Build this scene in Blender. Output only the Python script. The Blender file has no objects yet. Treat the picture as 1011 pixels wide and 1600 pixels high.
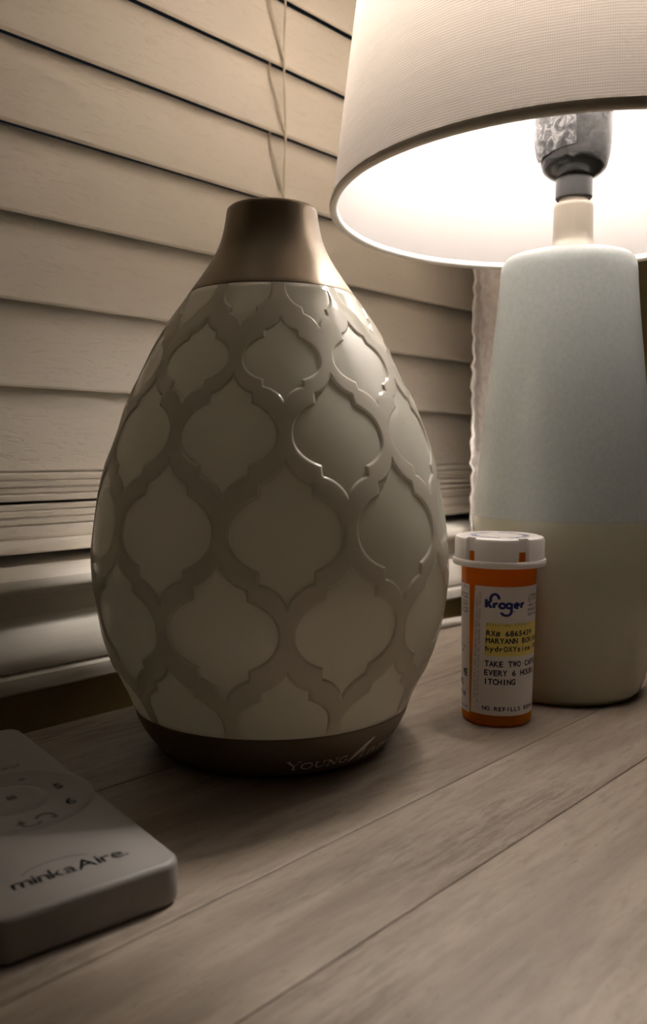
import bpy, bmesh, math, random
import numpy as np
from mathutils import Vector, Matrix

random.seed(7)
SC = bpy.context.scene
COL = SC.collection
R = math.radians
PI = math.pi

# ---------------------------------------------------------------- camera
# metres; table top at z = 0, X runs along the window wall, Y points at it
F_PX, PITCH, ROLL, YAW, CAM_H = 1298.75, 0.07311, 0.00312, 0.81018, 0.10987
fw = Vector((math.sin(YAW) * math.cos(PITCH), math.cos(YAW) * math.cos(PITCH), -math.sin(PITCH)))
rt = Vector((math.cos(YAW), -math.sin(YAW), 0))
up = rt.cross(fw)
rt2 = math.cos(ROLL) * rt + math.sin(ROLL) * up
up2 = -math.sin(ROLL) * rt + math.cos(ROLL) * up
cd = bpy.data.cameras.new('camera')
cam = bpy.data.objects.new('camera', cd)
COL.objects.link(cam)
m = Matrix((rt2, up2, -fw)).transposed().to_4x4()
m.translation = Vector((0, 0, CAM_H))
cam.matrix_world = m
cd.sensor_fit = 'VERTICAL'
cd.sensor_height = 36
cd.lens = F_PX * 36 / 1600
cd.clip_start = 0.005
cd.dof.use_dof = True
cd.dof.focus_distance = 0.315
cd.dof.aperture_fstop = cd.lens / 2.0
SC.camera = cam

# ---------------------------------------------------------------- world, exposure
w = bpy.data.worlds.new('night'); SC.world = w; w.use_nodes = True
w.node_tree.nodes['Background'].inputs[0].default_value = (0.02, 0.025, 0.035, 1)
w.node_tree.nodes['Background'].inputs[1].default_value = 0.2
SC.view_settings.view_transform = 'Standard'
SC.view_settings.look = 'None'
SC.view_settings.gamma = 1
SC.view_settings.use_curve_mapping = False
SC.view_settings.exposure = 0.2
BULB = 470.0                       # emission of the lamp's bulb
BULB_COL = (1.0, 0.92, 0.82)

# ---------------------------------------------------------------- materials
def mat(name, col=(0.8, 0.8, 0.8), rough=0.5, metal=0.0, **kw):
    mm = bpy.data.materials.new(name); mm.use_nodes = True
    b = mm.node_tree.nodes['Principled BSDF']
    b.inputs['Base Color'].default_value = (*col, 1)
    b.inputs['Roughness'].default_value = rough
    b.inputs['Metallic'].default_value = metal
    for k, v in kw.items():
        b.inputs[k.replace('_', ' ')].default_value = v
    return mm

class N:
    """small node-graph helper"""
    def __init__(s, mm):
        s.t = mm.node_tree; s.b = s.t.nodes.get('Principled BSDF'); s.out = s.t.nodes['Material Output']
    def n(s, typ, **kw):
        x = s.t.nodes.new(typ)
        for k, v in kw.items(): setattr(x, k, v)
        return x
    def l(s, a, b): s.t.links.new(a, b)
    def obj(s, scale=(1, 1, 1), rnd=False, space='Object'):
        tc = s.n('ShaderNodeTexCoord'); mp = s.n('ShaderNodeMapping')
        mp.inputs['Scale'].default_value = scale
        s.l(tc.outputs[space], mp.inputs[0])
        if rnd:
            oi = s.n('ShaderNodeObjectInfo'); mu = s.n('ShaderNodeVectorMath', operation='SCALE')
            mu.inputs[0].default_value = (37.3, 11.7, 5.1); s.l(oi.outputs['Random'], mu.inputs['Scale'])
            s.l(mu.outputs[0], mp.inputs['Location'])
        return mp.outputs[0]
    def noise(s, vec, sc=5, det=4, rough=0.5, dist=0.0):
        x = s.n('ShaderNodeTexNoise'); s.l(vec, x.inputs['Vector'])
        x.inputs['Scale'].default_value = sc; x.inputs['Detail'].default_value = det
        x.inputs['Roughness'].default_value = rough; x.inputs['Distortion'].default_value = dist
        return x.outputs['Fac']
    def ramp(s, fac, *stops):
        x = s.n('ShaderNodeValToRGB'); s.l(fac, x.inputs[0]); e = x.color_ramp.elements
        while len(e) < len(stops): e.new(0.5)
        for el, (p, c) in zip(e, stops):
            el.position = p; el.color = (*c, 1) if not isinstance(c, (int, float)) else (c, c, c, 1)
        return x.outputs[0]
    def mix(s, fac, a, b, mode='MIX'):
        x = s.n('ShaderNodeMix', data_type='RGBA', blend_type=mode)
        if isinstance(fac, (int, float)): x.inputs[0].default_value = fac
        else: s.l(fac, x.inputs[0])
        for i, v in ((6, a), (7, b)):
            if isinstance(v, tuple): x.inputs[i].default_value = (*v, 1)
            else: s.l(v, x.inputs[i])
        return x.outputs[2]
    def math(s, op, a, b=0.0):
        x = s.n('ShaderNodeMath', operation=op)
        for i, v in ((0, a), (1, b)):
            if isinstance(v, (int, float)): x.inputs[i].default_value = v
            else: s.l(v, x.inputs[i])
        return x.outputs[0]
    def bump(s, h, strength=0.3, dist=0.001):
        x = s.n('ShaderNodeBump'); s.l(h, x.inputs['Height'])
        x.inputs['Strength'].default_value = strength; x.inputs['Distance'].default_value = dist
        if s.b: s.l(x.outputs[0], s.b.inputs['Normal'])
        return x.outputs[0]
    def color(s, c): s.l(c, s.b.inputs['Base Color'])

M = {}
# painted wall
M['wall'] = mat('wall_paint', (0.42, 0.33, 0.17), 0.75)
g = N(M['wall']); g.bump(g.noise(g.obj((1, 1, 1)), 180, 3), 0.25, 0.0006)
M['ceiling'] = mat('ceiling_paint', (0.75, 0.72, 0.66), 0.9)
M['floor'] = mat('floor_carpet', (0.20, 0.16, 0.12), 0.95)
g = N(M['floor']); g.bump(g.noise(g.obj(), 300, 3), 0.5, 0.003)
# painted trim of the window
M['trim'] = mat('trim_paint', (0.74, 0.70, 0.64), 0.38)
g = N(M['trim'])
v = g.noise(g.obj((3, 60, 60)), 6, 4)
g.color(g.ramp(v, (0.3, (0.70, 0.66, 0.60)), (0.7, (0.77, 0.73, 0.67))))
g.bump(g.math('ADD', v, g.noise(g.obj((8, 8, 8)), 60, 3)), 0.12, 0.0005)
# blind slats: embossed dashes of wood grain running along X
M['slat'] = mat('faux_wood_slat', (0.72, 0.66, 0.56), 0.42)
g = N(M['slat'])
v1 = g.noise(g.obj((0.3, 1, 1), True), 900, 2, 0.5, 0.6)
v2 = g.noise(g.obj((0.22, 1, 1), True), 480, 2, 0.5, 0.8)
big = g.noise(g.obj((0.4, 1, 1), True), 14, 3)
gr = g.ramp(v2, (0.36, 0.0), (0.44, 1.0))
hh = g.math('ADD', g.math('MULTIPLY', v1, 0.35), gr)
g.color(g.mix(gr, (0.80, 0.74, 0.645), g.ramp(big, (0.3, (0.81, 0.75, 0.655)), (0.7, (0.84, 0.785, 0.70)))))
g.bump(hh, 0.35, 0.0004)
M['cord_white'] = mat('cotton_cord', (0.74, 0.68, 0.56), 0.8)
g = N(M['cord_white']); g.bump(g.noise(g.obj(), 1500, 2), 0.5, 0.0005)
# weathered table laminate
M['desk'] = mat('weathered_wood', (0.4, 0.35, 0.3), 0.52)
g = N(M['desk'])
streak = g.noise(g.obj((0.55, 7, 7), True), 8, 8, 0.62, 0.7)
blotch = g.noise(g.obj((0.8, 3.2, 3.2), True), 18, 7, 0.72, 0.3)
fine = g.noise(g.obj((6.0, 34, 34), True), 12, 6, 0.65, 0.6)
patch = g.noise(g.obj((0.8, 2.2, 2.2), True), 7, 3, 0.5, 0.4)
fl = g.noise(g.obj((4, 34, 34), True), 14, 6, 0.78)
pores = g.noise(g.obj((9, 30, 30), True), 30, 3, 0.6)
c0 = g.ramp(streak, (0.32, (0.235, 0.188, 0.150)), (0.47, (0.33, 0.272, 0.220)), (0.60, (0.385, 0.322, 0.262)), (0.75, (0.29, 0.235, 0.188)))
c0 = g.mix(g.math('MULTIPLY', g.ramp(blotch, (0.46, 0.0), (0.66, 1.0)), 0.55), c0, (0.21, 0.168, 0.135))
c1 = g.mix(g.math('MULTIPLY', g.ramp(fine, (0.34, 1.0), (0.52, 0.0)), 0.45), c0, (0.19, 0.15, 0.12))
c1 = g.mix(g.math('MULTIPLY', g.ramp(pores, (0.66, 0.0), (0.70, 1.0)), 0.5), c1, (0.13, 0.10, 0.08))
worn = g.math('MULTIPLY', g.ramp(patch, (0.54, 0.0), (0.63, 1.0)), g.ramp(fl, (0.48, 0.0), (0.56, 1.0)))
c2 = g.mix(g.math('MULTIPLY', worn, 0.5), c1, (0.12, 0.088, 0.068))
g.color(c2)
g.bump(g.math('ADD', g.math('ADD', fine, blotch), g.math('MULTIPLY', worn, -0.7)), 0.3, 0.0006)
g.b.inputs['Specular IOR Level'].default_value = 0.35
M['cabinet'] = mat('cabinet_wood', (0.24, 0.20, 0.165), 0.6)
g = N(M['cabinet']); g.color(g.ramp(g.noise(g.obj((1, 1, 9)), 8, 5), (0.3, (0.2, 0.165, 0.13)), (0.7, (0.31, 0.265, 0.215))))
# diffuser
M['shell'] = mat('glazed_shell', (0.80, 0.77, 0.66), 0.10)
M['shell'].node_tree.nodes['Principled BSDF'].inputs['Specular IOR Level'].default_value = 0.9
g = N(M['shell']); vv = g.noise(g.obj((1, 1, 1)), 14, 2)
g.color(g.ramp(vv, (0.35, (0.66, 0.64, 0.55)), (0.65, (0.70, 0.68, 0.60))))
M['lattice'] = mat('glazed_lattice', (0.50, 0.45, 0.375), 0.12)
g = N(M['lattice']); vv = g.noise(g.obj((1, 1, 1)), 16, 2)
g.color(g.ramp(vv, (0.35, (0.66, 0.625, 0.57)), (0.65, (0.71, 0.67, 0.62))))
def see_through(mm, col, f):
    g = N(mm); t = g.n('ShaderNodeBsdfTranslucent'); t.inputs[0].default_value = (*col, 1)
    mx = g.n('ShaderNodeMixShader'); mx.inputs[0].default_value = f
    g.l(g.b.outputs[0], mx.inputs[1]); g.l(t.outputs[0], mx.inputs[2]); g.l(mx.outputs[0], g.out.inputs[0])
see_through(M['shell'], (0.94, 0.90, 0.80), 0.27)
see_through(M['lattice'], (0.95, 0.91, 0.84), 0.50)
M['bronze'] = mat('satin_bronze_plastic', (0.27, 0.21, 0.145), 0.38, 0.55)
g = N(M['bronze']); g.bump(g.noise(g.obj(), 2600, 2), 0.08, 0.0002)
M['bronze_base'] = mat('satin_bronze_base', (0.19, 0.138, 0.092), 0.48, 0.3)
M['dark'] = mat('dark_gap', (0.02, 0.015, 0.01), 0.6)
M['silver_print'] = mat('silver_print', (0.85, 0.78, 0.66), 0.4, 0.0)
# bottle
M['orange'] = mat('amber_plastic', (1.0, 0.33, 0.015), 0.16)
g = N(M['orange']); g.b.inputs['Base Color'].default_value = (1.0, 0.40, 0.02, 1)
tl = g.n('ShaderNodeBsdfTranslucent'); tl.inputs[0].default_value = (1.0, 0.50, 0.025, 1)
tp = g.n('ShaderNodeBsdfTransparent'); tp.inputs[0].default_value = (1.0, 0.60, 0.07, 1)
m1 = g.n('ShaderNodeMixShader'); m1.inputs[0].default_value = 0.52; g.l(tl.outputs[0], m1.inputs[1]); g.l(tp.outputs[0], m1.inputs[2])
m2 = g.n('ShaderNodeMixShader'); m2.inputs[0].default_value = 0.70; g.l(g.b.outputs[0], m2.inputs[1]); g.l(m1.outputs[0], m2.inputs[2])
g.l(m2.outputs[0], g.out.inputs[0])
M['white_plastic'] = mat('white_cap_plastic', (0.86, 0.82, 0.80), 0.35)
M['paper'] = mat('label_paper', (0.80, 0.755, 0.735), 0.55)
M['paper_yellow'] = mat('highlight_ink', (0.80, 0.66, 0.16), 0.5)
M['ink'] = mat('black_ink', (0.02, 0.016, 0.03), 0.5)
M['ink_grey'] = mat('grey_ink', (0.15, 0.13, 0.13), 0.5)
M['ink_blue'] = mat('blue_ink', (0.015, 0.02, 0.20), 0.5)
M['cap_blue'] = mat('cap_blue_ink', (0.16, 0.22, 0.60), 0.5)
M['capsule_green'] = mat('green_gelatin', (0.10, 0.22, 0.02), 0.25)
M['capsule_dark'] = mat('dark_gelatin', (0.05, 0.06, 0.015), 0.25)
# lamp
M['glaze'] = mat('two_tone_glaze', (0.5, 0.55, 0.55), 0.4)
g = N(M['glaze'])
sep = g.n('ShaderNodeSeparateXYZ'); g.l(g.obj(), sep.inputs[0])
zz = g.math('ADD', sep.outputs['Z'], g.math('MULTIPLY', g.noise(g.obj(), 30, 2), 0.0012))
fz = g.ramp(g.math('MULTIPLY_ADD', g.math('SUBTRACT', zz, 0.0812), 400.0), (0.0, 0.0), (1.0, 1.0))
fac = g.n('ShaderNodeMapRange'); g.l(zz, fac.inputs[0]); fac.inputs[1].default_value = 0.0803; fac.inputs[2].default_value = 0.0815
sp = g.noise(g.obj(), 500, 3, 0.6)
blue = g.ramp(sp, (0.3, (0.37, 0.405, 0.40)), (0.7, (0.425, 0.46, 0.45)))
dots = g.ramp(g.noise(g.obj(), 900, 1), (0.20, 1.0), (0.235, 0.0))
blue = g.mix(g.math('MULTIPLY', dots, 0.6), blue, (0.2, 0.24, 0.24))
cream = g.ramp(g.noise(g.obj(), 40, 3), (0.3, (0.46, 0.445, 0.335)), (0.7, (0.51, 0.49, 0.385)))
g.color(g.mix(fac.outputs[0], cream, blue))
rr = g.n('ShaderNodeMapRange'); g.l(fac.outputs[0], rr.inputs[0]); rr.inputs[3].default_value = 0.12; rr.inputs[4].default_value = 0.30
g.l(rr.outputs[0], g.b.inputs['Roughness'])
g.bump(g.noise(g.obj(), 300, 3), 0.05, 0.0004)
M['neck'] = mat('brushed_neck', (0.31, 0.27, 0.22), 0.35, 0.2)
M['black_plastic'] = mat('black_socket_plastic', (0.012, 0.012, 0.012), 0.2)
M['grey_plastic'] = mat('socket_collar_plastic', (0.035, 0.034, 0.034), 0.3)
# cling film
M['film'] = bpy.data.materials.new('clear_film'); M['film'].use_nodes = True
g = N(M['film']); g.t.nodes.remove(g.b); g.b = None
tr = g.n('ShaderNodeBsdfTransparent'); gl = g.n('ShaderNodeBsdfGlossy'); gl.inputs['Roughness'].default_value = 0.12
df = g.n('ShaderNodeBsdfTranslucent'); df.inputs[0].default_value = (0.9, 0.9, 0.9, 1)
bp = g.bump(g.noise(g.obj(), 160, 4, 0.6, 2.0), 1.0, 0.004); g.l(bp, gl.inputs['Normal'])
mx = g.n('ShaderNodeMixShader'); mx.inputs[0].default_value = 0.07; g.l(tr.outputs[0], mx.inputs[1]); g.l(gl.outputs[0], mx.inputs[2])
mx2 = g.n('ShaderNodeMixShader'); mx2.inputs[0].default_value = 0.015; g.l(mx.outputs[0], mx2.inputs[1]); g.l(df.outputs[0], mx2.inputs[2])
g.l(mx2.outputs[0], g.out.inputs[0])
M['sticker'] = mat('clear_sticker', (0.42, 0.42, 0.43), 0.3)
g = N(M['sticker']); g.color(g.ramp(g.noise(g.obj((1, 1, 1)), 190, 5, 0.65, 1.5), (0.36, (0.03, 0.03, 0.032)), (0.5, (0.10, 0.10, 0.105)), (0.62, (0.30, 0.30, 0.30))))
M['sticker_print'] = mat('sticker_print', (0.12, 0.12, 0.13), 0.4)
# shade fabric (woven from UVs that count threads) and white liner, both let light through
def cloth(name, col_a, col_b, trans, weave):
    mm = bpy.data.materials.new(name); mm.use_nodes = True
    g = N(mm); g.t.nodes.remove(g.b); g.b = None
    d = g.n('ShaderNodeBsdfDiffuse'); t = g.n('ShaderNodeBsdfTranslucent')
    mx = g.n('ShaderNodeMixShader'); mx.inputs[0].default_value = trans
    if weave:
        uv = g.n('ShaderNodeTexCoord'); sp = g.n('ShaderNodeSeparateXYZ'); g.l(uv.outputs['UV'], sp.inputs[0])
        wob = g.noise(g.obj(), 60, 2)
        u = g.math('ADD', sp.outputs[0], wob); v = g.math('ADD', sp.outputs[1], wob)
        su = g.math('SINE', g.math('MULTIPLY', u, 2 * PI)); sv = g.math('SINE', g.math('MULTIPLY', v, 2 * PI))
        hgt = g.math('ADD', g.math('MULTIPLY', su, 0.35), g.math('MULTIPLY', sv, 0.65))
        h01 = g.math('MULTIPLY_ADD', hgt, 0.5); h01.node.inputs[2].default_value = 0.5
        slub = g.noise(g.obj((1, 1, 14)), 45, 3)
        c = g.mix(h01, col_b, col_a)
        c = g.mix(g.math('MULTIPLY', g.ramp(slub, (0.35, 0.0), (0.7, 1.0)), 0.25), c, col_b)
        g.l(c, d.inputs[0]); g.l(c, t.inputs[0])
        n_ = g.bump(h01, 0.6, 0.0004); g.l(n_, d.inputs['Normal'])
    else:
        d.inputs[0].default_value = (*col_a, 1); t.inputs[0].default_value = (*col_b, 1)
    g.l(d.outputs[0], mx.inputs[1]); g.l(t.outputs[0], mx.inputs[2]); g.l(mx.outputs[0], g.out.inputs[0])
    return mm
M['shade_cloth'] = cloth('shade_linen', (0.56, 0.51, 0.465), (0.36, 0.325, 0.295), 0.37, True)
M['shade_hem'] = mat('shade_hem_cloth', (0.66, 0.60, 0.53), 0.9)
M['liner'] = cloth('shade_liner', (0.36, 0.36, 0.38), (0.88, 0.85, 0.82), 0.62, False)
M['liner_rim'] = mat('liner_rim', (0.80, 0.80, 0.78), 0.5)
M['curtain'] = mat('nubby_curtain', (0.80, 0.72, 0.66), 0.9)
g = N(M['curtain']); nn = g.noise(g.obj((1, 1, 1)), 230, 4, 0.6)
g.color(g.ramp(nn, (0.35, (0.76, 0.69, 0.64)), (0.6, (0.90, 0.84, 0.79)))); g.bump(nn, 0.8, 0.002)
M['bulb'] = bpy.data.materials.new('bulb_glow'); M['bulb'].use_nodes = True
g = N(M['bulb']); g.t.nodes.remove(g.b); em = g.n('ShaderNodeEmission')
em.inputs[0].default_value = (*BULB_COL, 1); em.inputs[1].default_value = BULB; g.l(em.outputs[0], g.out.inputs[0])
M['remote'] = mat('remote_plastic', (0.29, 0.272, 0.262), 0.5)
g = N(M['remote']); g.bump(g.noise(g.obj(), 1800, 2), 0.06, 0.0002)
M['remote_print'] = mat('remote_print', (0.07, 0.065, 0.065), 0.5)
M['pvc'] = mat('white_cord_vinyl', (0.66, 0.62, 0.57), 0.4)
M['bulb_base'] = mat('bulb_housing', (0.8, 0.8, 0.78), 0.4)
M['glass'] = mat('window_glass', (0.9, 0.95, 0.95), 0.02, Transmission_Weight=1.0, IOR=1.45)
M['metal'] = mat('dull_metal', (0.5, 0.48, 0.45), 0.35, 0.9)

# ---------------------------------------------------------------- object helpers
def link(name, me, m, parent=None, smooth=None):
    o = bpy.data.objects.new(name, me); COL.objects.link(o)
    if m is not None and not me.materials: me.materials.append(m)
    if parent: o.parent = parent
    if smooth is not None:
        me.polygons.foreach_set('use_smooth', [True] * len(me.polygons))
        if smooth < 180:
            me.update()
            try: me.set_sharp_from_angle(angle=R(smooth))
            except Exception: pass
    return o

def pymesh(name, V, F):
    me = bpy.data.meshes.new(name); me.from_pydata([tuple(v) for v in V], [], [tuple(f) for f in F]); me.update()
    return me

def thing(name, label, cat, loc=(0, 0, 0), rz=0, group=None, kind=None):
    o = bpy.data.objects.new(name, None); COL.objects.link(o)
    o.location = loc; o.rotation_euler = (0, 0, rz); o.empty_display_size = 0.02
    o['label'] = label; o['category'] = cat
    if group: o['group'] = group
    if kind: o['kind'] = kind
    return o

def tag(o, label, cat, group=None, kind=None):
    o['label'] = label; o['category'] = cat
    if group: o['group'] = group
    if kind: o['kind'] = kind
    return o

def boxes(bl, bev=0.0, seg=2):
    """one mesh of boxes (x0,x1,y0,y1,z0,z1), bevelled"""
    bm = bmesh.new()
    for x0, x1, y0, y1, z0, z1 in bl:
        r = bmesh.ops.create_cube(bm, size=1)
        for v in r['verts']:
            v.co = Vector(((x0 + x1) / 2 + v.co.x * (x1 - x0), (y0 + y1) / 2 + v.co.y * (y1 - y0), (z0 + z1) / 2 + v.co.z * (z1 - z0)))
    if bev: bmesh.ops.bevel(bm, geom=bm.edges[:], offset=bev, segments=seg, profile=0.5, affect='EDGES')
    me = bpy.data.meshes.new('box'); bm.to_mesh(me); bm.free(); return me

def prism(prof, x0, x1):
    """profile of (y,z) points extruded along X, capped"""
    n = len(prof)
    V = [(x0, y, z) for y, z in prof] + [(x1, y, z) for y, z in prof]
    F = [(i, (i + 1) % n, n + (i + 1) % n, n + i) for i in range(n)] + [tuple(range(n))[::-1], tuple(range(n, 2 * n))]
    me = pymesh('prism', V, F)
    bm = bmesh.new(); bm.from_mesh(me); bmesh.ops.recalc_face_normals(bm, faces=bm.faces[:]); bm.to_mesh(me); bm.free()
    return me

def lathe(prof, n=96, closed=False, uv=None, a0=0.0, a1=2 * PI):
    """profile of (r,z); closed joins last to first"""
    full = abs(a1 - a0 - 2 * PI) < 1e-6
    na = n if full else n + 1
    V = []; F = []
    for i in range(na):
        a = a0 + (a1 - a0) * i / n
        for r, z in prof: V.append((r * math.cos(a), r * math.sin(a), z))
    k = len(prof)
    for i in range(n):
        j = (i + 1) % na if full else i + 1
        for p in range(k if closed else k - 1):
            q = (p + 1) % k
            F.append((i * k + p, j * k + p, j * k + q, i * k + q))
    me = pymesh('lathe', V, F)
    if uv:
        s = [0]
        for a, b in zip(prof, prof[1:]): s.append(s[-1] + math.hypot(a[0] - b[0], a[1] - b[1]))
        lay = me.uv_layers.new(name='uv'); R0 = prof[0][0]
        dat = []
        for i in range(n):
            for p in range(k - 1):
                for (ii, pp) in ((i, p), (i + 1, p), (i + 1, p + 1), (i, p + 1)):
                    dat += [round(2 * PI * R0 / uv[0]) * ii / n, s[pp] / uv[1]]
        lay.data.foreach_set('uv', dat)
    return me

def spline(pts, n=8):
    """Catmull-Rom through the points"""
    P = [Vector(p) for p in pts]; P = [2 * P[0] - P[1]] + P + [2 * P[-1] - P[-2]]; out = []
    for i in range(1, len(P) - 2):
        for k in range(n):
            t = k / n; a, b, c, d = P[i - 1], P[i], P[i + 1], P[i + 2]
            out.append(0.5 * ((2 * b) + (c - a) * t + (2 * a - 5 * b + 4 * c - d) * t * t + (3 * b - a - 3 * c + d) * t ** 3))
    out.append(P[-2]); return out

def tube(pts, r, n=8, V=None, F=None):
    V = [] if V is None else V; F = [] if F is None else F
    P = [Vector(p) for p in pts]; base = len(V); side = None
    for i, p in enumerate(P):
        d = (P[min(i + 1, len(P) - 1)] - P[max(i - 1, 0)]).normalized()
        if side is None:
            side = d.cross(Vector((0, 0, 1)));
            if side.length < 0.1: side = d.cross(Vector((0, 1, 0)))
        side = (side - d * side.dot(d)).normalized(); b = d.cross(side)
        rr_ = r[i] if isinstance(r, (list, tuple)) else r
        for k in range(n):
            a = 2 * PI * k / n; V.append(p + (side * math.cos(a) + b * math.sin(a)) * rr_)
    for i in range(len(P) - 1):
        for k in range(n):
            F.append((base + i * n + k, base + i * n + (k + 1) % n, base + (i + 1) * n + (k + 1) % n, base + (i + 1) * n + k))
    F.append(tuple(base + k for k in range(n))[::-1]); F.append(tuple(base + (len(P) - 1) * n + k for k in range(n)))
    return V, F

# --- flat lettering: 2-D polygons later wrapped on a surface by a function (x,y)->point
GC = {}
def glyph(ch):
    if ch in GC: return GC[ch]
    cu = bpy.data.curves.new('glyph', 'FONT'); cu.body = ch; cu.size = 1.0; cu.resolution_u = 4
    o = bpy.data.objects.new('glyph', cu); COL.objects.link(o)
    bpy.context.view_layer.update()
    me = bpy.data.meshes.new_from_object(o.evaluated_get(bpy.context.evaluated_depsgraph_get()))
    V = [(v.co.x, v.co.y) for v in me.vertices]; F = [tuple(p.vertices) for p in me.polygons]
    bpy.data.objects.remove(o); bpy.data.curves.remove(cu); bpy.data.meshes.remove(me)
    GC[ch] = (V, F); return GC[ch]

CAPH = 0.73          # cap height of the built-in font at size 1
def put_text(A, s, x, y, h, adv=None, sx=1.0, bold=0.0, rot=0.0, shear=0.0, gap=0.12):
    """append text to A=[V,F]; h = cap height; adv = fixed pitch or None (proportional)"""
    k = h / CAPH; cx = 0.0; ca, sa = math.cos(rot), math.sin(rot)
    for ch in s:
        if ch == ' ':
            cx += adv if adv else 0.35 * k * sx; continue
        V, F = glyph(ch)
        if not V: continue
        x0 = min(v[0] for v in V); x1 = max(v[0] for v in V)
        if adv:
            wdt = (x1 - x0) * k * sx; kk = k * sx
            if wdt > adv * 0.86: kk *= adv * 0.86 / wdt; wdt = adv * 0.86
            ox = cx + (adv - wdt) / 2
        else: ox = cx; kk = k * sx; wdt = (x1 - x0) * kk
        for dx, dy in (((0, 0),) if not bold else ((-bold, 0), (bold, 0), (0, bold), (0, -bold))):
            base = len(A[0])
            for vx, vy in V:
                px = ox + (vx - x0) * kk + dx * h + shear * vy * k; py = vy * k + dy * h
                A[0].append((x + px * ca - py * sa, y + px * sa + py * ca))
            A[1] += [tuple(base + i for i in f) for f in F]
        cx += adv if adv else wdt + gap * k
    return cx

def ribbon(A, pts, wd, caps=True):
    """stroke of width wd (number or per-point list) along 2-D points"""
    n = len(pts); base = len(A[0])
    for i, p in enumerate(pts):
        a = pts[max(i - 1, 0)]; b = pts[min(i + 1, n - 1)]
        dx, dy = b[0] - a[0], b[1] - a[1]; L = math.hypot(dx, dy) or 1
        ww = (wd[i] if isinstance(wd, (list, tuple)) else wd) / 2
        A[0] += [(p[0] - dy / L * ww, p[1] + dx / L * ww), (p[0] + dy / L * ww, p[1] - dx / L * ww)]
    for i in range(n - 1): A[1].append((base + 2 * i, base + 2 * i + 1, base + 2 * i + 3, base + 2 * i + 2))

def arc2(cx, cy, rx, ry, a0, a1, n=14):
    return [(cx + rx * math.cos(R(a0 + (a1 - a0) * i / n)), cy + ry * math.sin(R(a0 + (a1 - a0) * i / n))) for i in range(n + 1)]

def wrap(name, A, fn, m, parent):
    me = pymesh(name, [fn(x, y) for x, y in A[0]], A[1]); return link(name, me, m, parent)

# ================================================================ SETTING
FZ = -0.65          # floor level (the table top is z = 0)
CZ = 1.75
WY = 0.328          # room face of the window wall
RX0, RX1, RY0 = -1.4, 2.0, -2.2
WX0, WX1, WZ0, WZ1 = -0.42, 0.66, 0.0575, 1.22      # window opening
o = link('wall_back', boxes([(RX0, WX0, WY, WY + .12, FZ, CZ), (WX1, RX1, WY, WY + .12, FZ, CZ), (WX0, WX1, WY, WY + .12, FZ, 0.034), (WX0, WX1, WY, WY + .12, WZ1, CZ)]), M['wall'])
tag(o, 'olive tan painted wall behind the table and under the window', 'wall', kind='structure')
o = link('wall_left', boxes([(RX0 - .1, RX0, RY0, WY + .12, FZ, CZ)]), M['wall']); tag(o, 'tan side wall left of the table', 'wall', kind='structure')
o = link('wall_right', boxes([(RX1, RX1 + .1, RY0, WY + .12, FZ, CZ)]), M['wall']); tag(o, 'tan side wall beyond the lamp', 'wall', kind='structure')
o = link('wall_front', boxes([(RX0 - .1, RX1 + .1, RY0 - .1, RY0, FZ, CZ)]), M['wall']); tag(o, 'tan wall behind the viewer', 'wall', kind='structure')
o = link('floor', boxes([(RX0 - .1, RX1 + .1, RY0 - .1, WY + .12, FZ - .1, FZ)]), M['floor']); tag(o, 'brown carpeted floor under the table', 'floor', kind='structure')
o = link('ceiling', boxes([(RX0 - .1, RX1 + .1, RY0 - .1, WY + .12, CZ, CZ + .1)]), M['ceiling']); tag(o, 'pale painted ceiling', 'ceiling', kind='structure')
# window: frame and two panes behind the blind
win = thing('window_1', 'night-dark window hidden behind the closed blind', 'window', (0, 0, 0), kind='structure')
link('window_frame', boxes([(WX0, WX0 + .04, .425, .455, WZ0, WZ1), (WX1 - .04, WX1, .425, .455, WZ0, WZ1), (WX0 + .04, WX1 - .04, .425, .455, WZ0, WZ0 + .04), (WX0 + .04, WX1 - .04, .425, .455, WZ1 - .04, WZ1), (WX0 + .04, WX1 - .04, .425, .455, .62, .66)], .002), M['trim'], win)
for z0, z1 in ((WZ0 + .04, .62), (.66, WZ1 - .04)):
    link('pane', boxes([(WX0 + .04, WX1 - .04, .438, .442, z0, z1)]), M['glass'], win)
link('side_jamb', boxes([(WX0 - .001, WX0 + .012, WY, .425, WZ0, WZ1)]), M['trim'], win)
link('side_jamb', boxes([(WX1 - .012, WX1 + .001, WY, .425, WZ0, WZ1)]), M['trim'], win)
# sill board with rounded nose
def nose(y, z0, z1, n=6):
    c = (z0 + z1) / 2; r = (z1 - z0) / 2
    return [(y + r - r * math.sin(PI * i / n) , c - r * math.cos(PI * i / n)) for i in range(n + 1)]
prof = [(.455, .0500), (.3225, .0500), (.3198, .0510), (.3186, .0530), (.3186, .0548), (.3196, .0570), (.3220, .0580), (.455, .0580)]
o = link('trim_1', prism(prof, WX0 - .06, WX1 + .06), M['trim'], smooth=35); tag(o, 'painted window sill board with a rounded front edge above the table', 'sill', kind='structure')
# apron: cove, flat, bead
prof = [(WY, .0102), (.3208, .0100), (.3196, .0110), (.3192, .0140), (.3196, .0168), (.3212, .0180), (.3225, .0186), (.3205, .0196), (.3200, .0215), (.3206, .0250), (.3222, .0300), (.3244, .0350), (.3272, .0398), (.3285, .0404), (.3285, .0500), (WY, .0500)]
o = link('trim_2', prism(prof, WX0 - .04, WX1 + .04), M['trim'], smooth=30); tag(o, 'painted moulding with a bead under the window sill', 'trim', kind='structure')

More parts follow.
